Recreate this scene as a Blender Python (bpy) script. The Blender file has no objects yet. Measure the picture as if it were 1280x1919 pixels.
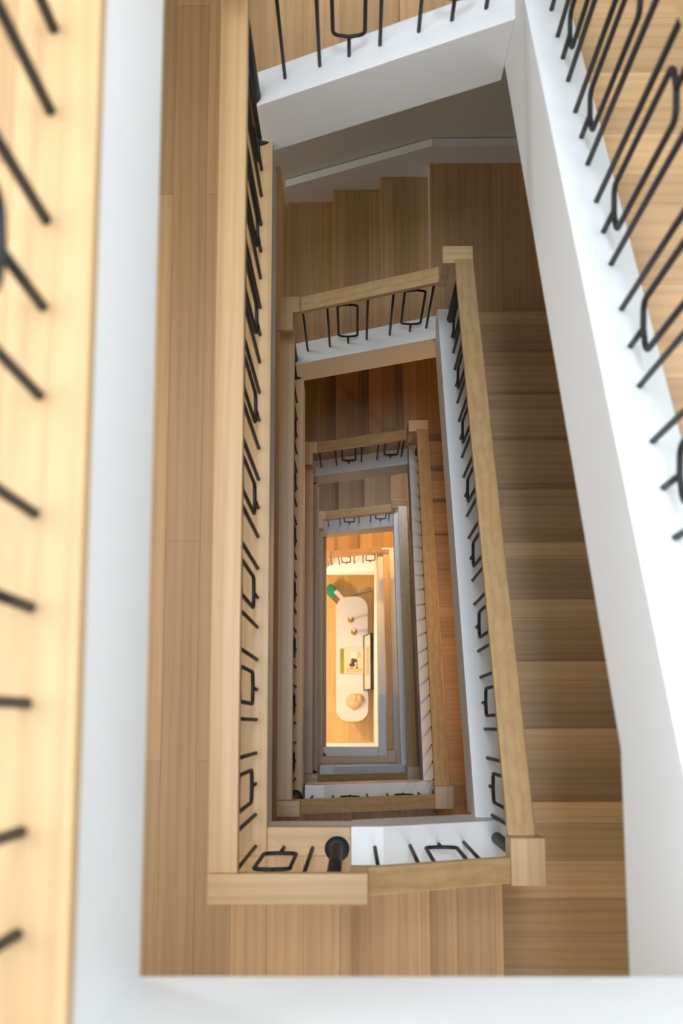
import bpy, bmesh, math, random
from mathutils import Vector, Matrix
random.seed(7)
S = bpy.context.scene
COL = S.collection

# ------------------------------------------------------------------ camera
cam_d = bpy.data.cameras.new('camera')
cam = bpy.data.objects.new('camera', cam_d)
COL.objects.link(cam)
cam.location = (0.3015, 0.3492, 1.368)
cam.rotation_euler = (0.1689, 0.0099, -0.0015)
cam_d.sensor_fit = 'VERTICAL'
cam_d.sensor_height = 36.0
cam_d.sensor_width = 24.0
cam_d.lens = 2330.2 / 1919 * 36.0
cam_d.clip_start = 0.02
cam_d.dof.use_dof = True
cam_d.dof.focus_distance = 6.8
cam_d.dof.aperture_fstop = 3.6
S.camera = cam

# ------------------------------------------------------------------ colour management, world, main lights
S.view_settings.view_transform = 'Standard'
S.view_settings.look = 'None'
S.view_settings.gamma = 1.0
S.view_settings.use_curve_mapping = False
S.view_settings.exposure = 0.15
S.cycles.use_denoising = True
S.cycles.max_bounces = 10
S.cycles.diffuse_bounces = 7
S.cycles.sample_clamp_indirect = 6.0
w = bpy.data.worlds.new('world')
S.world = w
w.use_nodes = True
w.node_tree.nodes['Background'].inputs[0].default_value = (0.75, 0.85, 1.0, 1)
w.node_tree.nodes['Background'].inputs[1].default_value = 0.9


def area(name, loc, rot, sx, sy, power, col):
    l = bpy.data.lights.new(name, 'AREA')
    l.shape = 'RECTANGLE'
    l.size = sx
    l.size_y = sy
    l.energy = power
    l.color = col
    o = bpy.data.objects.new(name, l)
    COL.objects.link(o)
    o.location = loc
    o.rotation_euler = rot
    return o


def lamp_light(name, loc, power, col, rad=.06):
    l = bpy.data.lights.new(name, 'POINT')
    l.energy = power
    l.color = col
    l.shadow_soft_size = rad
    o = bpy.data.objects.new(name, l)
    COL.objects.link(o)
    o.location = loc
    return o


# levels and stair measures
Z = [0.0, -3.056, -6.034, -9.186, -12.340, -16.10]
CEIL = 8.5
R0 = 3.056 / 17
R1 = 0.17517
T = 0.28
XL, XR, YF, YB, YH = -1.5, 1.87, -1.25, 3.57, 3.83

area('skylight_daylight', (0.20, 1.25, CEIL - .08), (0, 0, 0), 1.25, 3.6, 800, (0.73, 0.85, 1.0))
area('upper_window_daylight', (XR - .06, 1.2, 1.0), (0, math.pi / 2, 0), 1.2, 2.2, 52, (0.80, 0.90, 1.0))
H = math.pi / 2
area('landing_daylight', (XL + .06, 1.3, 1.45), (0, -H, 0), 1.1, 2.4, 55, (0.80, 0.90, 1.0))
area('landing_daylight.001', (XL + .06, 1.5, Z[1] + 1.35), (0, -H, 0), 1.3, 1.7, 2.5, (1.0, 0.96, 0.90))
area('landing_daylight.002', (XL + .06, 1.3, Z[2] + 1.35), (0, -H, 0), 1.3, 1.7, 1.5, (1.0, 0.84, 0.62))
area('landing_daylight.003', (.55, YB - .10, Z[3] - 1.0), (-H, 0, 0), 1.0, .9, 16, (0.66, 0.82, 1.0))
area('landing_daylight.006', (XL + .06, 3.2, Z[2] + 1.1), (0, -H, 0), 1.2, .9, 5, (0.98, 1.0, 0.88))
area('landing_daylight.005', (1.0, YF + .06, Z[1] + .7), (H, 0, 0), 1.3, 1.2, 10, (1.0, 0.96, 0.90))
area('landing_fill', (XL + .06, 1.8, Z[4] + 1.35), (0, -H, 0), 1.3, 1.7, 1, (1.0, 0.88, 0.70))  # unseen light added to brighten the dark far-side treads by this landing


# ------------------------------------------------------------------ materials
def new_mat(name):
    m = bpy.data.materials.new(name)
    m.use_nodes = True
    nt = m.node_tree
    b = nt.nodes['Principled BSDF']
    return m, nt, b


def plain(name, col, rough=.5, metal=0.0, bump=0.0, var=0.0):
    m, nt, b = new_mat(name)
    b.inputs['Roughness'].default_value = rough
    b.inputs['Metallic'].default_value = metal
    g = nt.nodes.new('ShaderNodeNewGeometry')
    n = nt.nodes.new('ShaderNodeTexNoise')
    n.inputs['Scale'].default_value = 9.0
    n.inputs['Detail'].default_value = 5.0
    nt.links.new(g.outputs['Position'], n.inputs['Vector'])
    mx = nt.nodes.new('ShaderNodeMix')
    mx.data_type = 'RGBA'
    mx.inputs['A'].default_value = (*[c * (1 - var) for c in col], 1)
    mx.inputs['B'].default_value = (*[min(1, c * (1 + var)) for c in col], 1)
    nt.links.new(n.outputs['Fac'], mx.inputs['Factor'])
    nt.links.new(mx.outputs['Result'], b.inputs['Base Color'])
    if bump:
        n2 = nt.nodes.new('ShaderNodeTexNoise')
        n2.inputs['Scale'].default_value = 180.0
        nt.links.new(g.outputs['Position'], n2.inputs['Vector'])
        bp = nt.nodes.new('ShaderNodeBump')
        bp.inputs['Strength'].default_value = bump
        bp.inputs['Distance'].default_value = .002
        nt.links.new(n2.outputs['Fac'], bp.inputs['Height'])
        nt.links.new(bp.outputs['Normal'], b.inputs['Normal'])
    return m


def oak(name, axis, plank=None, col=(.48, .325, .175), rough=.42, off=0.0, tint=.16, length=2.1):
    """oak with the grain along a world axis; plank = board width or None for one solid piece"""
    m, nt, b = new_mat(name)
    b.inputs['Roughness'].default_value = rough
    N, L = nt.nodes.new, nt.links.new
    g = N('ShaderNodeNewGeometry')
    sep = N('ShaderNodeSeparateXYZ')
    L(g.outputs['Position'], sep.inputs[0])
    cmb = N('ShaderNodeCombineXYZ')                       # x = along the grain, y = across, z = other
    order = {'X': 'XYZ', 'Y': 'YXZ', 'Z': 'ZXY'}[axis]
    for k, a in enumerate(order):
        L(sep.outputs[a], cmb.inputs[k])
    ad = N('ShaderNodeVectorMath')
    ad.operation = 'ADD'
    L(cmb.outputs[0], ad.inputs[0])
    ad.inputs[1].default_value = (off * 3.7 + 20, off + 20, off)
    vec = ad.outputs[0]
    br = None
    if plank:
        br = N('ShaderNodeTexBrick')
        br.offset = .37
        br.inputs['Scale'].default_value = 1.0
        br.inputs['Brick Width'].default_value = length
        br.inputs['Row Height'].default_value = plank
        br.inputs['Mortar Size'].default_value = .0008
        br.inputs['Mortar Smooth'].default_value = .2
        br.inputs['Color1'].default_value = (*[c * (1 - tint) for c in col], 1)
        br.inputs['Color2'].default_value = (*[c * (1 + tint) for c in col], 1)
        br.inputs['Mortar'].default_value = (*[c * .45 for c in col], 1)
        L(vec, br.inputs['Vector'])
        base = br.outputs['Color']
    else:
        rgb = N('ShaderNodeRGB')
        rgb.outputs[0].default_value = (*col, 1)
        base = rgb.outputs[0]
    mp = N('ShaderNodeVectorMath')
    mp.operation = 'MULTIPLY'
    mp.inputs[1].default_value = (1.1, 30.0, 30.0)
    L(vec, mp.inputs[0])
    n1 = N('ShaderNodeTexNoise')
    n1.inputs['Scale'].default_value = 1.0
    n1.inputs['Detail'].default_value = 7.0
    n1.inputs['Roughness'].default_value = .62
    L(mp.outputs[0], n1.inputs['Vector'])
    r1 = N('ShaderNodeValToRGB')
    r1.color_ramp.elements[0].position = .32
    r1.color_ramp.elements[0].color = (.88, .86, .82, 1)
    r1.color_ramp.elements[1].position = .62
    r1.color_ramp.elements[1].color = (1.04, 1.04, 1.04, 1)
    L(n1.outputs['Fac'], r1.inputs[0])
    mp2 = N('ShaderNodeVectorMath')                       # broad cathedral figure
    mp2.operation = 'MULTIPLY'
    mp2.inputs[1].default_value = (.55, 6.0, 6.0)
    L(vec, mp2.inputs[0])
    wv = N('ShaderNodeTexWave')
    wv.bands_direction = 'Y'
    wv.inputs['Scale'].default_value = 1.5
    wv.inputs['Distortion'].default_value = 7.0
    wv.inputs['Detail'].default_value = 3.0
    wv.inputs['Detail Scale'].default_value = .7
    L(mp2.outputs[0], wv.inputs['Vector'])
    r2 = N('ShaderNodeValToRGB')
    r2.color_ramp.elements[0].position = .0
    r2.color_ramp.elements[0].color = (.86, .83, .79, 1)
    r2.color_ramp.elements[1].position = .55
    r2.color_ramp.elements[1].color = (1.03, 1.03, 1.03, 1)
    L(wv.outputs['Fac'], r2.inputs[0])
    m1 = N('ShaderNodeMix')
    m1.data_type = 'RGBA'
    m1.blend_type = 'MULTIPLY'
    m1.inputs['Factor'].default_value = 1.0
    L(base, m1.inputs['A'])
    L(r1.outputs[0], m1.inputs['B'])
    m2 = N('ShaderNodeMix')
    m2.data_type = 'RGBA'
    m2.blend_type = 'MULTIPLY'
    m2.inputs['Factor'].default_value = .55
    L(m1.outputs['Result'], m2.inputs['A'])
    L(r2.outputs[0], m2.inputs['B'])
    L(m2.outputs['Result'], b.inputs['Base Color'])
    return m


FLOORC = (.50, .302, .140)
RAILC = (.53, .338, .162)
M = {
    'white': plain('white_paint', (.80, .80, .80), .45, 0, .05, .01),
    'plaster': plain('wall_plaster', (.70, .69, .64), .8, 0, .15, .015),
    'taupe': plain('taupe_low_bounce_wall', (.16, .135, .10), .85, 0, .15, .03),  # dark tone cuts light bounced from the unseen right wall onto the flights
    'iron': plain('black_iron', (.007, .007, .0075), .6, 0, .05, .2),
    'floorY': oak('oak_floor_boards', 'Y', .125, FLOORC),
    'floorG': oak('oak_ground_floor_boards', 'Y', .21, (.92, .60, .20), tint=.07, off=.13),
    'landY': oak('oak_nosing_lengthwise', 'Y', None, RAILC, off=.3),
    'landX': oak('oak_nosing_crosswise', 'X', None, RAILC, off=.7),
    'railY': oak('oak_handrail_lengthwise', 'Y', None, RAILC, .38, off=1.1),
    'railX': oak('oak_handrail_crosswise', 'X', None, RAILC, .38, off=2.2),
    'treadX': oak('oak_tread_crosswise', 'X', .14, FLOORC, tint=.15, off=.05, length=3.1),
    'treadY': oak('oak_tread_lengthwise', 'Y', .14, FLOORC, tint=.15, off=.04, length=3.1),
    'brass': plain('brass', (.36, .23, .05), .5, .25, .05, .1),
    'wax': plain('candle_wax', (.86, .80, .66), .5, 0, 0, .02),
    'stone': plain('bench_top_lacquer', (.76, .73, .69), .5, 0, .03, .01),
    'olive': plain('olive_book_cloth', (.33, .32, .03), .7, 0, .2, .05),
    'paper': plain('cream_paper', (.78, .68, .50), .7, 0, .03, .03),
    'page': plain('book_pages', (.70, .62, .45), .8, 0, .2, .05),
    'dark': plain('dark_brown_print', (.10, .05, .025), .7, 0, 0, .3),
    'tan': plain('tan_print', (.60, .36, .16), .7, 0, 0, .2),
    'tan2': plain('pale_tan_print', (.72, .52, .30), .7, 0, 0, .1),
    'pale': plain('pale_print', (.86, .83, .72), .7, 0, 0, .02),
    'frame': plain('black_frame', (.02, .014, .01), .4, 0, .05, .2),
    'mat': plain('picture_mount', (.82, .79, .72), .8, 0, .02, .01),
    'green': plain('green_cloth', (.02, .33, .17), .6, 0, .3, .25),
    'brown': plain('brown_cloth', (.30, .17, .08), .7, 0, .3, .25),
    'whitecl': plain('white_cloth', (.84, .80, .77), .7, 0, .2, .02),
    'shell': plain('shell', (.74, .56, .33), .6, 0, .5, .12),
    'cord': plain('pale_green_cord', (.48, .62, .38), .6, 0, .1, .2),
    'shade': plain('lamp_fabric', (.85, .75, .6), .8, 0, .1, .02),
    'linen': plain('linen_upholstery', (.5, .45, .38), .9, 0, .3, .08),
}


# ------------------------------------------------------------------ mesh helpers
def hexa(bm, c):
    """box from 8 corners: 4 bottom (ccw) then 4 top"""
    v = [bm.verts.new(p) for p in c]
    for f in ((3, 2, 1, 0), (4, 5, 6, 7), (0, 1, 5, 4), (1, 2, 6, 5), (2, 3, 7, 6), (3, 0, 4, 7)):
        bm.faces.new([v[i] for i in f])


def box(bm, x0, x1, y0, y1, z0, z1):
    hexa(bm, [(x0, y0, z0), (x1, y0, z0), (x1, y1, z0), (x0, y1, z0),
              (x0, y0, z1), (x1, y0, z1), (x1, y1, z1), (x0, y1, z1)])


def ramp_x(bm, x0, x1, y0, y1, ta, tb, ba, bb):
    """sheared bar along x: top z ta->tb, bottom z ba->bb"""
    hexa(bm, [(x0, y0, ba), (x1, y0, bb), (x1, y1, bb), (x0, y1, ba),
              (x0, y0, ta), (x1, y0, tb), (x1, y1, tb), (x0, y1, ta)])


def ramp_y(bm, x0, x1, y0, y1, ta, tb, ba, bb):
    hexa(bm, [(x0, y0, ba), (x1, y0, ba), (x1, y1, bb), (x0, y1, bb),
              (x0, y0, ta), (x1, y0, ta), (x1, y1, tb), (x0, y1, tb)])


def prism(bm, pts, h0, h1, axis='Z'):
    """polygon pts (2D) extruded between h0 and h1 along an axis"""
    def P(p, h):
        return {'Z': (p[0], p[1], h), 'X': (h, p[0], p[1]), 'Y': (p[0], h, p[1])}[axis]
    a = [bm.verts.new(P(p, h0)) for p in pts]
    b = [bm.verts.new(P(p, h1)) for p in pts]
    n = len(pts)
    bm.faces.new(a)
    bm.faces.new(b)
    for i in range(n):
        j = (i + 1) % n
        bm.faces.new([a[i], a[j], b[j], b[i]])


def sweep(bm, path, r, seg=8, closed=False):
    P = [Vector(p) for p in path]
    n = len(P)
    rings = []
    ref = None
    for i, p in enumerate(P):
        if closed:
            d = P[(i + 1) % n] - P[i - 1]
        else:
            d = P[min(i + 1, n - 1)] - P[max(i - 1, 0)]
        d.normalize()
        if ref is None:
            ref = Vector((0, 0, 1)) if abs(d.z) < .9 else Vector((0.31, .95, 0))
        u = (ref - d * ref.dot(d)).normalized()
        ref = u
        v = d.cross(u)
        rr = r[i] if isinstance(r, (list, tuple)) else r
        rings.append([bm.verts.new(p + u * (rr * math.cos(2 * math.pi * k / seg)) + v * (rr * math.sin(2 * math.pi * k / seg))) for k in range(seg)])
    for i in range(n if closed else n - 1):
        a, b = rings[i], rings[(i + 1) % n]
        for k in range(seg):
            bm.faces.new([a[k], a[(k + 1) % seg], b[(k + 1) % seg], b[k]])
    if not closed:
        bm.faces.new(rings[0])
        bm.faces.new(rings[-1])


def lathe(bm, prof, seg=24, c=(0, 0, 0)):
    rings = []
    for (r, z) in prof:
        rings.append([bm.verts.new((c[0] + r * math.cos(2 * math.pi * k / seg), c[1] + r * math.sin(2 * math.pi * k / seg), c[2] + z)) for k in range(seg)])
    for a, b in zip(rings, rings[1:]):
        for k in range(seg):
            bm.faces.new([a[k], a[(k + 1) % seg], b[(k + 1) % seg], b[k]])
    bm.faces.new(rings[0])
    bm.faces.new(rings[-1])


def mesh_of(name, bm, mat, bevel=0, smooth=False):
    bmesh.ops.recalc_face_normals(bm, faces=bm.faces[:])
    if bevel:
        bmesh.ops.bevel(bm, geom=bm.edges[:], offset=bevel, segments=2, profile=.5, affect='EDGES', clamp_overlap=True)
    me = bpy.data.meshes.new(name)
    bm.to_mesh(me)
    bm.free()
    me.materials.append(mat)
    if smooth:
        for p in me.polygons:
            p.use_smooth = True
    return me


def obj(name, bm, mat, parent=None, bevel=0, smooth=False, loc=None):
    o = bpy.data.objects.new(name, mesh_of(name, bm, mat, bevel, smooth))
    COL.objects.link(o)
    if parent is not None:
        o.parent = parent
        o.location = Vector(loc or (0, 0, 0)) - PBASE.get(parent.name, Vector())
    elif loc:
        o.location = loc
    return o


PBASE = {}


def thing(name, label, cat, loc=(0, 0, 0), group=None):
    o = bpy.data.objects.new(name, None)
    o.empty_display_size = .1
    COL.objects.link(o)
    o.location = loc
    PBASE[o.name] = Vector(loc)
    o['label'] = label
    o['category'] = cat
    if group:
        o['group'] = group
    return o


def tag(o, label, cat, group=None):
    o['label'] = label
    o['category'] = cat
    if group:
        o['group'] = group
    return o


def struct(name, bm, mat, label=None, cat=None, bevel=0):
    o = obj(name, bm, mat, None, bevel)
    o['kind'] = 'structure'
    if label:
        o['label'] = label
        o['category'] = cat
    return o


def B():
    return bmesh.new()


# ------------------------------------------------------------------ shell
ZB, ZT = Z[5], CEIL
bm = B(); box(bm, XR, XR + .12, YF - .12, YH + .12, ZB - .2, ZT + .1)
struct('wall_right', bm, M['taupe'], 'long plastered wall behind the long flights on the right', 'wall')
bm = B(); box(bm, XL - .12, XL, YF - .12, YH + .12, ZB - .2, ZT + .1)
struct('wall_left', bm, M['plaster'], 'plastered wall at the far left of the landings', 'wall')
bm = B(); box(bm, XL - .12, XR + .12, YF - .12, YF, ZB - .2, ZT + .1)
struct('wall_front', bm, M['plaster'], 'plastered wall beyond the near end of the landings', 'wall')
bm = B()
box(bm, -.12, XR + .12, YB, YH + .12, ZB - .2, ZT + .1)
box(bm, XL - .12, -.12, YH, YH + .12, ZB - .2, ZT + .1)
struct('wall_back', bm, M['plaster'], 'plastered wall behind the short upper flights', 'wall')
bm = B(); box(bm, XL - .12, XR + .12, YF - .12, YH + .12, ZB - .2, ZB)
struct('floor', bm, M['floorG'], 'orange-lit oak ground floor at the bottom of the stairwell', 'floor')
# ceiling with a skylight opening
bm = B()
sx0, sx1, sy0, sy1 = -.46, .86, -.58, 3.08
box(bm, XL - .12, sx0, YF - .12, YH + .12, ZT, ZT + .1)
box(bm, sx1, XR + .12, YF - .12, YH + .12, ZT, ZT + .1)
box(bm, sx0, sx1, YF - .12, sy0, ZT, ZT + .1)
box(bm, sx0, sx1, sy1, YH + .12, ZT, ZT + .1)
struct('ceiling', bm, M['white'], 'white ceiling with a skylight opening above the stairwell', 'ceiling')
bm = B()
for a, b, c, d in ((sx0, sx0 + .05, sy0, sy1), (sx1 - .05, sx1, sy0, sy1), (sx0 + .05, sx1 - .05, sy0, sy0 + .05), (sx0 + .05, sx1 - .05, sy1 - .05, sy1), (.18, .22, sy0 + .05, sy1 - .05)):
    box(bm, a, b, c, d, ZT + .02, ZT + .1)
struct('window_1', bm, M['white'], 'white skylight frame above the stairwell', 'window')

# per storey: W, L, riser, bottom nosing start, risers (bottom, right, top), first right nosing y, first top nosing x
ST = [dict(W=.815, L=2.530, r=R0, a=None, nb=0, nr=13, nt=4, y0=-.79, xt=.745),
      dict(W=.760, L=2.452, r=R1, a=.290, nb=3, nr=10, nt=4, y0=.052, xt=.745),
      dict(W=.737, L=2.403, r=R1, a=.014, nb=4, nr=10, nt=4, y0=.054, xt=.713),
      dict(W=.718, L=2.403, r=R1, a=.014, nb=4, nr=10, nt=4, y0=.054, xt=.700),
      dict(W=.565, L=2.200, r=R1, a=None, nb=0, nr=8, nt=4, y0=.55, xt=.660)]
CW = .13          # closed string (curb) width
C = .07           # curb top above the line of nosings
SHORT = ['topmost storey, right beside the camera', 'second storey from the top, one level below the camera', 'third storey from the top', 'fourth storey from the top, dim and brownish', 'lowest storey, just above the orange ground floor']
LEVEL = ['topmost', 'second', 'third', 'fourth', 'lowest']
WHERE = ['beside the camera', 'one storey below the camera', 'two storeys below the camera', 'three storeys below the camera', 'just above the orange-lit ground floor']


def nl_b(k, x):   # line of nosings, flight on the near side
    s = ST[k]
    return Z[k] - (x - s['a']) * s['r'] / T


def nl_r(k, y):   # long flight on the right
    s = ST[k]
    return Z[k] - s['nb'] * s['r'] - (y - s['y0']) * s['r'] / T


def nl_t(k, x):   # short flight on the far side
    s = ST[k]
    return Z[k] - (s['nb'] + s['nr']) * s['r'] - (s['xt'] - x) * s['r'] / T


# landings -----------------------------------------------------------------
FD = [.48, .30, .30, .30, .36]
for k in range(5):
    s = ST[k]
    z = Z[k]
    dn = FD[k]
    cw = CW if k < 4 else .24
    # solid slab: left strip plus near-side strip
    if k == 0:
        xs = s['W'] - .002
        polys = [(XL, -.10, YF, YH), (-.10, XR - .006, YF, -.79), (-.10, xs, -.79, -.10)]
    elif k == 4:
        xs = XR
        polys = [(XL, -.10, YF, YH), (-.10, .806, YF, -.10), (.806, XR - .006, YF, .55)]
    else:
        polys = [(XL, -.10, YF, YH), (-.10, s['a'], YF, -.10)]
    bm = B()
    for (x0, x1, y0, y1) in polys:
        box(bm, x0, x1, y0, y1, z - .03, z)
    o = struct('floor', bm, M['floorY'], f'oak board landing floor, {LEVEL[k]} one, {WHERE[k]}', 'floor')
    bm = B()
    for (x0, x1, y0, y1) in polys:
        box(bm, x0, x1 - (.012 if (x1 == -.10) else .045 if x1 == s['a'] else 0), y0, y1 - (.055 if y1 == s['y0'] else 0), z - dn, z - .03)
    struct('ceiling', bm, M['white'], f'white underside of the landing, {LEVEL[k]} one, {WHERE[k]}', 'ceiling')
    # oak nosing along the well and white fascia under it
    xe = s['W'] if k == 0 else (s['a'] if k < 4 else None)
    bm = B()
    ny0 = 0.0 if k < 4 else .105
    box(bm, -.10, 0, -.10 if k < 4 else .105, ST[k - 1]['L'] + CW if k else YH, z - .035, z + .002)
    struct('trim', bm, M['landY'], f'oak nosing along the left edge of the well, {LEVEL[k]} landing', 'trim', .004)
    if k in (0, 1):
        bm = B()
        box(bm, -.10 + .1, xe, -.10, 0, z - .035, z + .002)
        struct('trim', bm, M['landX'], f'oak nosing along the near edge of the well, {LEVEL[k]} landing', 'trim', .004)
    bm = B()
    yt = (ST[k - 1]['L'] if k else YH)
    box(bm, -.10, -.004, -.10 if k < 4 else -.1, yt, z - dn, z - .035)
    struct('trim', bm, M['white'], f'white fascia board under the left edge, {LEVEL[k]} landing', 'trim')
    if k in (0, 1):
        bm = B()
        box(bm, -.004, xe, -.10, -.004, z - dn - (.001 if k == 0 else 0), z - .035)
        struct('trim', bm, M['white'], f'white fascia board under the near edge, {LEVEL[k]} landing', 'trim')


# flights --------------------------------------------------------------------
def steps_y(root, k, x0, x1, mat):
    """long flight going down towards +y"""
    s = ST[k]
    r = s['r']
    z = Z[k] - s['nb'] * r
    for i in range(s['nr'] - 1):
        yn = s['y0'] + (i + 1) * T
        zt = z - (i + 1) * r
        bm = B(); box(bm, x0, x1, yn - T - .045, yn, zt - .032, zt)
        obj('tread', bm, M[mat], root, .004)
    for i in range(s['nr']):
        yr = s['y0'] + i * T - .022
        bm = B(); box(bm, x0, x1, yr - .018, yr, z - (i + 1) * r, z - i * r - .033)
        obj('riser', bm, M[mat], root)


for k in range(5):
    s = ST[k]
    r = s['r']
    W, L = s['W'], s['L']
    cw = CW if k < 4 else .24
    zk = Z[k]
    place = WHERE[k]
    zR = zk - s['nb'] * r                       # corner platform on the near right
    zT = zR - s['nr'] * r                       # corner platform on the far right
    yT = s['y0'] + (s['nr'] - 1) * T            # its nosing
    # ---- near side
    if s['nb']:
        f = thing('stair_flight', f'short near-side oak flight, {SHORT[k]}', 'stairs', (s['a'], -.6, zk), 'short near-side flights')
        a = s['a']
        for j in range(s['nb'] - 1):
            zt = zk - (j + 1) * r
            bm = B(); box(bm, a + j * T - .045, a + (j + 1) * T, YF + .006, -CW, zt - .032, zt)
            obj('tread', bm, M['treadY'], f, .004)
        for j in range(s['nb']):
            xr = a + j * T - .022
            bm = B(); box(bm, xr - .018, xr, YF + .006, -CW, zk - (j + 1) * r, zk - j * r - .033)
            obj('riser', bm, M['treadY'], f)
        xl = a + (s['nb'] - 1) * T
        bm = B(); box(bm, xl - .045, XR - .006, YF + .006, s['y0'], zR - .03, zR)
        obj('platform', bm, M['treadX'], f, .003)
        # closed string: level start, then down to the corner
        x0, x1 = a, W + CW
        xb = a + C * T / r
        bm = B()
        prism(bm, [(x0, zk - .30), (xb, nl_b(k, xb) - .30), (x1, nl_b(k, x1) - .30), (x1, nl_b(k, x1) + C), (xb, zk), (x0, zk)], -CW, 0, 'Y')
        obj('stringer', bm, M['white'], f, .003)
        bm = B()
        ramp_x(bm, a, xl + .02, YF + .006, -CW, nl_b(k, a) - .25, nl_b(k, xl) - .25, nl_b(k, a) - .30, nl_b(k, xl) - .30)
        box(bm, xl + .02, XR - .006, YF + .006, s['y0'] - .05, zR - .24, zR - .03)
        obj('soffit', bm, M['white'], f)
    # ---- right
    f = thing('stair_flight', f'long right-hand oak flight, {SHORT[k]}', 'stairs', (W + .6, s['y0'], zR), 'long right-hand flights')
    steps_y(f, k, W + cw - .01, XR - .006, 'treadX')
    bm = B()
    if k == 0:
        # string with a deep level foot, as built under the top landing
        bot = lambda y: max(-9, nl_r(0, y) - .37)
        prism(bm, [(-.785, -1.075), (.30, -1.075), (L + CW, nl_r(0, L + CW) - .375), (L + CW, nl_r(0, L + CW) + C),
                   (s['y0'] + C * T / r, 0), (-.785, 0)], W, W + CW, 'X')
    elif k == 4:
        ys = s['y0'] + C * T / r
        prism(bm, [(-.098, Z[5]), (L + .24, Z[5] if False else nl_r(4, L + .24) - .5), (L + .24, nl_r(4, L + .24) + C), (ys, zk), (-.098, zk)], W, W + cw, 'X')
    else:
        prism(bm, [(-.0, nl_r(k, 0) - .25), (L + .11, nl_r(k, L + .11) - .25), (L + .11, nl_r(k, L + .11) + C), (-.0, nl_r(k, 0) + C)], W, W + CW, 'X')
    obj('stringer', bm, M['white'], f, .003)
    ya = s['y0'] - .04
    bm = B()
    ramp_y(bm, W + cw - .01, XR - .006, ya, yT, nl_r(k, ya) - .25, nl_r(k, yT) - .25, nl_r(k, ya) - .30, nl_r(k, yT) - .30)
    obj('soffit', bm, M['white'], f)
    bm = B()
    ramp_y(bm, XR - .036, XR - .006, s['y0'], yT, nl_r(k, s['y0']) + .2, nl_r(k, yT) + .2, nl_r(k, s['y0']) - .2, nl_r(k, yT) - .2)
    obj('skirtboard', bm, M['white'], f)
    # ---- far side
    f = thing('stair_flight', f'short far-side oak flight, {SHORT[k]}', 'stairs', (.4, L + .6, zT), 'short far-side flights')
    bm = B(); box(bm, s['xt'], XR - .006, max(yT - .045, L + .03), YB - .006, zT - .03, zT)
    obj('platform', bm, M['treadY'], f, .003)
    xt = s['xt']
    for j in range(s['nt'] - 1):
        zt = zT - (j + 1) * r
        bm = B(); box(bm, xt - (j + 1) * T, xt - j * T + .045, L + cw - .01, YB - .006, zt - .032, zt)
        obj('tread', bm, M['treadY'], f, .004)
    for j in range(s['nt']):
        xr = xt - j * T + .022
        bm = B(); box(bm, xr, xr + .018, L + cw - .01, YB - .006, zT - (j + 1) * r, zT - j * r - .033)
        obj('riser', bm, M['treadY'], f)
    xe = xt - (s['nt'] - 1) * T
    bm = B()
    xr_ = W + CW - .01 if 0 < k < 4 else W
    if k == 4:
        prism(bm, [(-.05, -14.18), (xr_, -14.18), (xr_, nl_t(k, xr_) + C), (-.05, nl_t(k, -.05) + C)], L, L + cw, 'Y')
    else:
        prism(bm, [(-.04, nl_t(k, -.04) - .31), (xr_, nl_t(k, xr_) - .31), (xr_, nl_t(k, xr_) + C), (-.04, nl_t(k, -.04) + C)], L, L + CW, 'Y')
    obj('stringer', bm, M['white'], f, .003)
    bm = B()
    ramp_x(bm, max(xe, -.098), xt, L + cw - .01, YB - .006, nl_t(k, max(xe, -.098)) - .25, nl_t(k, xt) - .25, nl_t(k, max(xe, -.098)) - .30, nl_t(k, xt) - .30)
    box(bm, xt, XR - .006, yT + .02, YB - .006, zT - .30, zT - .03)
    obj('soffit', bm, M['white'], f)
    bm = B()
    ramp_x(bm, -.098, xt, YB - .051, YB - .006, nl_t(k, -.098) + .22, nl_t(k, xt) + .22, nl_t(k, -.098) - .2, nl_t(k, xt) - .2)
    box(bm, xt, XR - .006, YB - .051, YB - .006, zT - .02, zT + .22)
    obj('skirtboard', bm, M['white'], f)

# ------------------------------------------------------------------ railings
BR_ = .0066
_cache = {}


def bar_mesh(h):
    key = ('b', round(h, 3))
    if key not in _cache:
        bm = B(); sweep(bm, [(0, 0, 0), (0, 0, h)], BR_, 8)
        _cache[key] = mesh_of('baluster', bm, M['iron'], 0, True)
    return _cache[key]


def loop_mesh(h, axis, stub=.125):
    key = ('l', round(h, 3), axis, stub)
    if key not in _cache:
        bm = B()
        hw, rc = .053, .030
        zb, zt = stub, min(.66, h - .06)
        pts = []

        def corner(cx, cz, a0, a1):
            for q in range(6):
                t = a0 + (a1 - a0) * q / 5
                pts.append((cx + rc * math.cos(t), cz + rc * math.sin(t)))
        pts.append((0, zb - .006))
        corner(hw - rc, zb + rc, -H, 0)
        corner(hw - rc, zt - rc, 0, H)
        pts.append((0, zt + .006))
        corner(-hw + rc, zt - rc, H, 2 * H)
        corner(-hw + rc, zb + rc, 2 * H, 3 * H)
        f = (lambda p: (p[0], 0, p[1])) if axis == 'X' else (lambda p: (0, p[0], p[1]))
        sweep(bm, [f(p) for p in pts], BR_, 8, True)
        sweep(bm, [f((0, 0)), f((0, zb - .004))], BR_, 8)
        sweep(bm, [f((0, zt + .004)), f((0, h))], BR_, 8)
        _cache[key] = mesh_of('loop_baluster', bm, M['iron'], 0, True)
    return _cache[key]


def put(me, name, root, loc):
    o = bpy.data.objects.new(name, me)
    COL.objects.link(o)
    o.parent = root
    o.location = Vector(loc) - PBASE[root.name]
    return o


def bar(root, x, y, z0, z1):
    put(bar_mesh(z1 - z0), 'baluster', root, (x, y, z0))


def loop(root, x, y, z0, z1, axis, stub=.125):
    put(loop_mesh(z1 - z0, axis, stub), 'loop_baluster', root, (x, y, z0))


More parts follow.
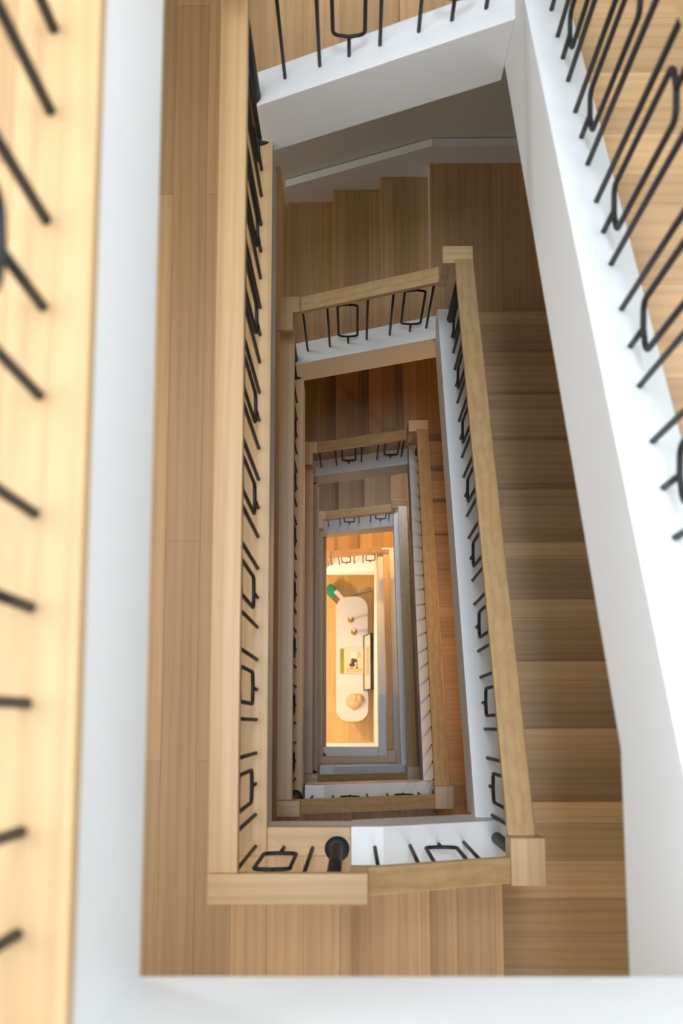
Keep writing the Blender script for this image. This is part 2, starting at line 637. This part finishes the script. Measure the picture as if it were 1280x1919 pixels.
def newel(root, x, y, z0, z1, flange=True):
    bm = B(); sweep(bm, [(0, 0, 0), (0, 0, z1 - z0)], .021, 16)
    o = obj('newel_post', bm, M['iron'], root, 0, True, (x, y, z0))
    if flange:
        bm = B(); lathe(bm, [(.043, 0), (.043, .006), (.036, .014), (.024, .018)], 24)
        g = obj('flange', bm, M['iron'], None, 0, True)
        g.parent = o
    return o


RT = .045       # handrail thickness
HL = 1.01       # level rail above landing
HB, HR, HT = .90, 1.02, 1.0


def pattern(lo, hi, per, phase):
    """positions: (coordinate, is_loop); a loop at phase + n*per with a bar each side"""
    out = []
    n = math.floor((lo - phase) / per) - 1
    while phase + n * per < hi + per:
        c = phase + n * per
        for d, l in ((-.105, False), (0, True), (.105, False)):
            if lo <= c + d <= hi:
                out.append((c + d, l))
        n += 1
    return out


LOOPY = [.131 + 0 * .35, .145, .135, .13, .13]
for k in range(5):
    s = ST[k]
    r = s['r']
    W, L = s['W'], s['L']
    zk = Z[k]
    nxt = Z[k + 1]
    Lp = ST[k - 1]['L'] if k else 2.45
    root = thing('stair_railing', f'oak handrail on black iron balusters, {SHORT[k]}', 'railing', (0, 0, zk), 'stair railings')
    fat = .12 if k == 4 else 0
    # ---------- left, level
    xa, xb_ = (-.09, -.009)
    yA = (-.124, -.11, -.11, -.10, -.036)[k] if k != 1 else -.124
    yI = yA + .082 if k < 4 else .034
    zr = zk + HL
    yend = Lp + (.075 if k else 1.0)
    bm = B(); box(bm, xa, xb_, yI, yend, zr - RT, zr)
    obj('handrail', bm, M['railY'], root, .004)
    per = (.346, .325, .323, .323, .323)[k]
    ph = (.131, .145, .14, .14, .14)[k]
    for c, isl in pattern(.02 if k != 4 else .15, Lp - .08, per, ph):
        if isl:
            loop(root, -.055 if k == 0 else -.042, c, zk, zr - RT + .002, 'Y', .18 if k == 0 else .165)
        else:
            bar(root, -.055 if k == 0 else -.042, c, zk, zr - RT + .002)
    # ---------- near side
    if k == 0:
        bm = B(); box(bm, xa, W + .09, yA, yI, zr - RT, zr)
        obj('handrail', bm, M['railX'], root, .004)
        for c, isl in pattern(-.05, W, .325, .06):
            (loop(root, c, -.07, zk, zr - RT + .002, 'X') if isl else bar(root, c, -.07, zk, zr - RT + .002))
        zc = zr
    elif k == 4:
        bm = B(); box(bm, xa, .646, yA, yI, zr - RT, zr)
        obj('handrail', bm, M['railX'], root, .004)
        for c, isl in pattern(.0, .60, .325, .16):
            (loop(root, c, 0, zk, zr - RT + .002, 'X') if isl else bar(root, c, 0, zk, zr - RT + .002))
        zc = zr
        newel(root, -.04, 0.0, zk, zr - RT)
    elif k == 1:
        bm = B(); box(bm, xa, .338, yA, yI, zr - RT, zr)
        obj('handrail', bm, M['railX'], root, .004)
        bar(root, -.04, -.067, zk, zr - RT + .002)
        loop(root, .058, -.07, zk, zr - RT + .002, 'X', .20)
        bar(root, .157, -.072, zk, zr - RT + .002)
        newel(root, .242, -.075, zk, zr - RT)
        x0, x1 = .335, .766
        t0, t1 = nl_b(k, x0) + HB, nl_b(k, x1) + HB
        bm = B(); ramp_x(bm, x0, x1, -.118, -.042, t0, t1, t0 - RT, t1 - RT)
        box(bm, .29, .338, -.118, -.042, t0 - RT, zr - RT)
        obj('handrail', bm, M['railX'], root, .004)
        for c, isl in ((.372, 0), (.496, 0), (.60, 1), (.694, 0)):
            z0 = min(zk, nl_b(k, c) + C)
            z1 = nl_b(k, c) + HB - RT + .002
            (loop(root, c, -.07, z0, z1, 'X') if isl else bar(root, c, -.07, z0, z1))
        zc = t1
    else:
        # corner return of the level rail, then the sloping rail under it
        bm = B(); box(bm, xa, .03, yA, yI, zr - RT, zr)
        obj('handrail', bm, M['railX'], root, .004)
        newel(root, -.042, -.07, zk, zr - RT)
        x0, x1 = .028, W + .012
        t0, t1 = nl_b(k, x0) + HB, nl_b(k, x1) + HB
        bm = B(); ramp_x(bm, x0, x1, -.108, -.030, t0, t1, t0 - RT, t1 - RT)
        box(bm, -.03, .028, -.108, -.030, t0 - RT, zr - RT)
        obj('handrail', bm, M['railX'], root, .004)
        for c, isl in ((.058, 0), (.178, 0), (.277, 1), (.378, 0), (.498, 0), (.596, 1), (.692, 0)):
            z0 = min(zk, nl_b(k, c) + C)
            z1 = nl_b(k, c) + HB - RT + .002
            (loop(root, c, -.065, z0, z1, 'X') if isl else bar(root, c, -.065, z0, z1))
        zc = t1
    # ---------- near right corner block
    rx0, rx1 = (W + .010, W + .095) if k < 4 else (.646, .718)
    ry0, ry1 = (yA, .014) if k < 4 else (-.036, .09)
    if k == 4:
        bm = B(); box(bm, .640, .722, ry0, ry1, zc - RT, zc)
        obj('handrail', bm, M['railY'], root, .004)
    elif k:
        zc2 = nl_r(k, .014) + HR
        bm = B(); box(bm, rx0 - .004, rx1 + .016, ry0, ry1, min(zc - RT, zc2 - RT), zc + .004)
        obj('handrail', bm, M['railY'], root, .004)
        newel(root, W + .062, -.062, nl_b(k, W + .06) + C, zc - RT, False)
    # ---------- right, long
    hr = HR
    y0r = ry1 if k else s['y0']
    y1r = L + .0 if k < 4 else 2.29
    off = 0
    if k == 4:
        f4 = lambda y: -11.80 - .545 * (y - .14)
        t0, t1 = min(zc, f4(y0r)), f4(y1r)
    else:
        t0, t1 = nl_r(k, y0r) + hr, nl_r(k, y1r) + hr
    bm = B(); ramp_y(bm, rx0, rx1, y0r, y1r, t0, t1, t0 - RT, t1 - RT)
    obj('handrail', bm, M['railY'], root, .004)
    per, ph = ((.346, .788), (.3215, .1125), (.3215, .112), (.3215, .112), (.3215, .2))[k]
    bx = W + (.072 if k == 0 else .065) if k < 4 else .682
    for c, isl in pattern(.0 if k else -.6, L + (.0 if k else -.02), per, ph):
        if k == 4:
            z0, z1 = min(zk, nl_r(4, c) + C), f4(c) - RT + .002
        else:
            z0, z1 = min(nl_r(k, c) + C, zk), nl_r(k, c) + hr - RT + .002
        (loop(root, bx, c, z0, z1, 'Y') if isl else bar(root, bx, c, z0, z1))
    # ---------- far right corner
    yb0, yb1 = (L - .02, L + .062) if k < 4 else (2.27, 2.352)
    zt_t = nl_t(k, W - .02) + HT if k < 4 else nl_t(k, .64) + .95
    bm = B()
    box(bm, rx0 - .055, rx1, yb0, yb1, t1 - RT, t1)
    box(bm, rx0 - .055, rx0 - .018, yb0, yb1, zt_t - RT, t1 - RT + .001)
    obj('handrail', bm, M['railX'], root, .003)
    newel(root, bx, L + .028 if k < 4 else 2.31, nl_r(k, L) + C, t1 - RT, False)
    # ---------- far side, short
    x0, x1 = .028, rx0 - .02
    ht = HT if k < 4 else .95
    t0, t2 = nl_t(k, x0) + ht, nl_t(k, x1) + ht
    bm = B(); ramp_x(bm, x0, x1, yb0 + .015, yb1 + .012, t0, t2, t0 - RT, t2 - RT)
    obj('handrail', bm, M['railX'], root, .004)
    yc = L + .07 if k < 4 else 2.31
    XS = {0: ((.065, 0), (.19, 0), (.292, 1), (.396, 0), (.522, 0), (.626, 1), (.73, 0)),
          4: ((.03, 0), (.125, 0), (.212, 1), (.31, 0), (.415, 0), (.505, 1), (.585, 0))}.get(
        k, ((.036, 0), (.168, 0), (.275, 1), (.381, 0), (.511, 0), (.621, 1), (.71, 0)))
    for c, isl in XS:
        c = c * (1 if k in (0, 1, 4) else (W / .76))
        z0, z1 = nl_t(k, c) + C, nl_t(k, c) + ht - RT + .002
        (loop(root, c, yc, z0, z1, 'X') if isl else bar(root, c, yc, z0, z1))
    # ---------- far left corner block of this storey (above the next level rail)
    zb_ = t0 + .01
    bm = B()
    box(bm, -.086, .028, yb0 + .01, yb1 + .012, zb_ - RT, zb_)
    box(bm, -.086, -.006, yb0 - .085, yb0 + .011, zb_ - RT, zb_)
    box(bm, -.080, -.012, yb0 + .02, yb1, nxt + HL - RT, zb_ - RT + .001)
    obj('handrail', bm, M['railY'], root, .003)
    newel(root, -.045, L + .03 if k < 4 else 2.3, nxt if k < 4 else -14.4, zb_ - RT, k < 4)

# ------------------------------------------------------------------ ground floor things
z5 = Z[5]
zb = z5 + .48


def rrect(x0, x1, y0, y1, r, n=10):
    pts = []
    for cx, cy, a in ((x1 - r, y0 + r, -H), (x1 - r, y1 - r, 0), (x0 + r, y1 - r, H), (x0 + r, y0 + r, 2 * H)):
        for q in range(n + 1):
            t = a + H * q / n
            pts.append((cx + r * math.cos(t), cy + r * math.sin(t)))
    return pts


bench = thing('bench', 'long white bench with rounded ends on the ground floor at the bottom of the stairwell', 'bench', (.277, 1.22, z5))
bm = B(); prism(bm, rrect(.062, .493, .384, 2.071, .165), zb - .05, zb)
obj('seat', bm, M['stone'], bench, 0)
for yy in (.62, 1.82):
    bm = B(); box(bm, .15, .41, yy - .05, yy + .05, z5, zb - .05)
    obj('leg', bm, M['stone'], bench, .006)

for i, (x, y) in enumerate(((.263, 1.753), (.308, 1.586))):
    t = thing('candle_holder', ('brass candle holder with a cream candle nearer the green-topped package' if i == 0 else 'brass candle holder with a cream candle nearer the olive-spined book'), 'candle holder', (x, y, zb), 'candle holders on the bench')
    bm = B(); lathe(bm, [(.044, 0), (.044, .006), (.041, .009), (.013, .011), (.010, .03), (.010, .17), (.018, .185), (.018, .205)], 28)
    obj('base', bm, M['brass'], t, 0, False, (x, y, zb))
    bm = B(); lathe(bm, [(.016, .206), (.0185, .375), (.013, .39)], 20)
    obj('candle', bm, M['wax'], t, 0, True, (x, y, zb))

# book
bk = thing('book', 'large book with an olive spine strip lying on the white bench', 'book', (.276, 1.193, zb))
bm = B(); prism(bm, rrect(.127, .428, 1.031, 1.355, .004, 3), zb + .003, zb + .030)
obj('pages', bm, M['page'], bk)
bm = B(); prism(bm, rrect(.120, .434, 1.025, 1.361, .010, 4), zb + .030, zb + .034)
box(bm, .120, .434, 1.026, 1.360, zb, zb + .003)
obj('cover', bm, M['paper'], bk)
bm = B(); box(bm, .119, .171, 1.026, 1.360, zb + .0342, zb + .0350)
box(bm, .117, .1195, 1.026, 1.360, zb, zb + .035)
sp = obj('spine', bm, M['olive'], bk)
bm = B(); box(bm, .1425, .1475, 1.235, 1.335, zb + .0351, zb + .0356)
obj('title_strip', bm, M['dark'], bk)


def disc(x, y, rx, ry, n=24, wob=0, seed=1):
    rnd = random.Random(seed)
    out = []
    p = [rnd.uniform(0, 6) for _ in range(3)]
    for q in range(n):
        t = 2 * math.pi * q / n
        f = 1 + wob * (math.sin(3 * t + p[0]) * .6 + math.sin(5 * t + p[1]) * .4)
        out.append((x + rx * f * math.cos(t), y + ry * f * math.sin(t)))
    return out


cz = zb + .0341
bm = B(); prism(bm, disc(.365, 1.272, .040, .044), cz, cz + .0004)
obj('cover_shade', bm, M['tan2'], bk)
bm = B(); box(bm, .20, .43, 1.035, 1.095, cz, cz + .0004)
obj('cover_band', bm, M['tan2'], bk)
bm = B(); prism(bm, disc(.304, 1.275, .047, .049, 28), cz + .0005, cz + .0010)
obj('cover_globe', bm, M['pale'], bk)
bm = B()
prism(bm, disc(.300, 1.195, .038, .034, 24, .12, 3), cz + .0005, cz + .0012)
prism(bm, disc(.280, 1.140, .040, .028, 24, .14, 5), cz + .0005, cz + .0012)
box(bm, .338, .350, 1.098, 1.225, cz + .0005, cz + .0012)
box(bm, .326, .362, 1.090, 1.104, cz + .0005, cz + .0012)
prism(bm, disc(.270, 1.098, .022, .006, 20), cz + .0005, cz + .0012)
obj('cover_figure', bm, M['dark'], bk)

# framed picture leaning on the wall
pf = thing('picture_frame', 'black-framed picture with a wide white mount leaning on the wall from the bench', 'picture', (.45, 1.165, zb))
PX0, PX1, PZ = .450, .538, .55
wdt = .738


def lean(u, v, d):
    """u along y, v up the frame, d out of the face (towards -x)"""
    ln = math.hypot(PX1 - PX0, PZ)
    e = Vector((PX1 - PX0, 0, PZ)) / ln
    nrm = Vector((-PZ, 0, PX1 - PX0)) / ln
    return Vector((PX0, .796 + u, zb)) + e * v + nrm * d


def lbox(bm, u0, u1, v0, v1, d0, d1):
    c = []
    for d in (d0, d1):
        for (u, v) in ((u0, v0), (u1, v0), (u1, v1), (u0, v1)):
            c.append(lean(u, v, d))
    hexa(bm, c)


HT_ = .56
bm = B()
lbox(bm, 0, wdt, 0, .010, -.020, .020)
lbox(bm, 0, wdt, HT_ - .010, HT_, -.020, .020)
lbox(bm, 0, .010, .010, HT_ - .010, -.020, .020)
lbox(bm, wdt - .010, wdt, .010, HT_ - .010, -.020, .020)
lbox(bm, .010, wdt - .010, .010, HT_ - .010, -.016, -.012)
obj('frame', bm, M['frame'], pf)
bm = B(); lbox(bm, .009, wdt - .009, .009, HT_ - .009, .002, .006)
obj('mount', bm, M['mat'], pf)
bm = B(); lbox(bm, .19, .57, .18, .40, .0062, .0068)
obj('print', bm, M['tan2'], pf)

# shell
sh = thing('shell_ornament', 'cream ridged shell-like ornament at the near end of the white bench', 'ornament', (.315, .655, zb))
bm = B()
NU, NV = 40, 14
rings = []
for v in range(NV + 1):
    ph = H * v / NV
    ring = []
    for u in range(NU):
        t = 2 * math.pi * u / NU
        lobe = 1 + .05 * math.sin(7 * t + 1.0) * math.cos(ph) + .10 * math.sin(2 * t + .7) + .05 * math.sin(3 * t)
        rr = .112 * lobe * math.cos(ph)
        groove = .022 * math.exp(-((math.sin(t - 1.05)) ** 2) / .03) * math.cos(ph) if math.cos(t - 1.05) > 0 else 0
        ring.append(bm.verts.new((.315 + rr * math.cos(t), .655 + rr * 1.02 * math.sin(t), zb + .105 * math.sin(ph) * (1 + .08 * math.sin(5 * t)) - groove + .0)))
    rings.append(ring)
for a, b in zip(rings, rings[1:]):
    for u in range(NU):
        bm.faces.new([a[u], a[(u + 1) % NU], b[(u + 1) % NU], b[u]])
bm.faces.new(rings[0])
bmesh.ops.remove_doubles(bm, verts=bm.verts[:], dist=1e-5)
obj('dome', bm, M['shell'], sh, 0, True)
bm = B()
sweep(bm, [(.300, .745, zb + .045), (.322, .712, zb + .085), (.345, .672, zb + .098), (.372, .640, zb + .08), (.385, .605, zb + .04)], [.004, .007, .008, .006, .003], 8)
obj('ridge', bm, M['tan'], sh, 0, True)

# green, brown and white package beside the bench end
pk = thing('package', 'green-topped brown package with a white side on the floor past the bench end', 'package', (.02, 2.13, z5))


def pkpt(a, b, h):
    o = Vector((-.045, 2.225, z5))
    d = Vector((.66, -.75, 0)).normalized()
    n = Vector((d.y * -1, d.x, 0))
    p = o + d * a + n * b
    return (p.x, p.y, z5 + h)


def pkbox(bm, a0, a1, b0, b1, h0, h1, tap=0):
    hexa(bm, [pkpt(a0, b0, h0), pkpt(a1, b0, h0), pkpt(a1, b1, h0), pkpt(a0, b1, h0),
              pkpt(a0, b0 + tap, h1), pkpt(a1, b0 + tap, h1), pkpt(a1, b1 - tap, h1), pkpt(a0, b1 - tap, h1)])


bm = B(); pkbox(bm, .165, .29, -.062, .004, 0, .30)
obj('body', bm, M['brown'], pk, .008)
bm = B(); pkbox(bm, -.02, .165, -.066, .058, .0, .31, .006)
obj('top', bm, M['green'], pk, .014)
bm = B(); pkbox(bm, .105, .30, .004, .062, 0, .32)
obj('side_panel', bm, M['whitecl'], pk, .006)

# cord and outlet
bm = B()
sweep(bm, [(.10, 2.075, z5 + .005), (.20, 2.112, z5 + .005), (.29, 2.135, z5 + .005), (.40, 2.162, z5 + .005), (.50, 2.188, z5 + .005), (.552, 2.2, z5 + .012)], .010, 8)
cd = obj('cord', bm, M['cord'], None, 0, True)
tag(cd, 'thin pale green cord running over the floor to the wall past the bench', 'cord')
bm = B(); box(bm, .520, .536, 2.230, 2.246, z5, z5 + .004)
ol = obj('floor_outlet', bm, M['dark'])
tag(ol, 'small dark floor outlet by the wall past the bench end', 'outlet')

# partition below the lowest flight and its base
bm = B()
box(bm, -.09, .563, -.10, .105, z5, Z[4] - .002)
struct('wall_5', bm, M['white'], 'white partition at the near side of the ground-floor well', 'wall')

# ------------------------------------------------------------------ lamps
fl = thing('floor_lamp', 'floor lamp under the lowest landing that lights the ground floor orange', 'lamp', (-1.05, 1.35, z5))
bm = B(); lathe(bm, [(.14, 0), (.14, .015), (.02, .03)], 28)
obj('base', bm, M['brass'], fl, 0, True, (-1.05, 1.35, z5))
bm = B(); sweep(bm, [(0, 0, .02), (0, 0, 2.05)], .011, 10)
obj('pole', bm, M['brass'], fl, 0, True, (-1.05, 1.35, z5))
bm = B(); lathe(bm, [(.03, 2.05), (.05, 2.10), (.03, 2.15)], 20)
obj('bulb', bm, M['pale'], fl, 0, True, (-1.05, 1.35, z5))
lamp_light('floor_lamp_light', (-1.05, 1.35, z5 + 2.3), 84, (1.0, .74, .50), .07)

for i, (zz, yy, pw, lab) in enumerate(((Z[2] - .1, 1.35, 24, 'small warm wall lamp above the third long flight'), (Z[4] + .75, 2.6, 38, 'small warm wall lamp above the lowest long flight'))):
    sc = thing('unseen_wall_lamp', lab, 'lamp', (XR, yy, zz))
    bm = B(); box(bm, XR - .02, XR, yy - .05, yy + .05, zz - .08, zz + .08)
    obj('back_plate', bm, M['brass'], sc, .003)
    bm = B(); lathe(bm, [(.03, -.06), (.05, 0), (.03, .06)], 20, (XR - .09, yy, zz - .05))
    obj('shade', bm, M['shade'], sc, 0, True)
    lamp_light('unseen_wall_lamp_light', (XR - .22, yy, zz), pw, (1.0, .54, .17), .06)

# unseen panel added under the top landing to brighten the floor below
for k, pw in ((0, 8),):
    p = thing('added_ceiling_panel', 'added flat light panel above the left landing one storey down', 'light', (-.75, 1.2, Z[k] - FD[k] - .02))
    bm = B(); box(bm, -1.1, -.4, -.9, 2.5, Z[k] - FD[k] - .02, Z[k] - FD[k])
    obj('panel', bm, M['white'], p, .003)
    a = area('added_ceiling_glow', (-.75, .8, Z[k] - FD[k] - .03), (0, 0, 0), .6, 3.3, pw, (1.0, .97, .92))
    a.data.spread = math.radians(90)

# unseen warm lamp added on the back wall to brighten the lowest short flight
sc = thing('unseen_wall_lamp', 'small added warm lamp above the lowest short flight', 'lamp', (.55, YB, -12.5))
bm = B(); box(bm, .50, .60, YB - .02, YB, -12.58, -12.42)
obj('back_plate', bm, M['brass'], sc, .003)
bm = B(); lathe(bm, [(.03, -.06), (.05, 0), (.03, .06)], 20, (.55, YB - .09, -12.55))
obj('shade', bm, M['shade'], sc, 0, True)
lamp_light('unseen_wall_lamp_light', (.55, YB - .25, -12.48), 34, (1.0, .55, .17), .06)

# unseen upward light added to lift the right fascia and landing underside
sc = thing('added_uplight', 'added white light trough on the wall beside the landing one storey down', 'light', (XL, 1.2, -2.3))
bm = B(); prism(bm, [(XL, -2.34), (XL + .06, -2.30), (XL + .10, -2.24), (XL, -2.24)], .3, 2.1, 'Y')
obj('trough', bm, M['white'], sc)
area('added_uplight_glow', (XL + .17, 1.2, -2.12), (0, math.radians(-150), 0), .3, 1.9, 21, (.86, .93, 1.0))
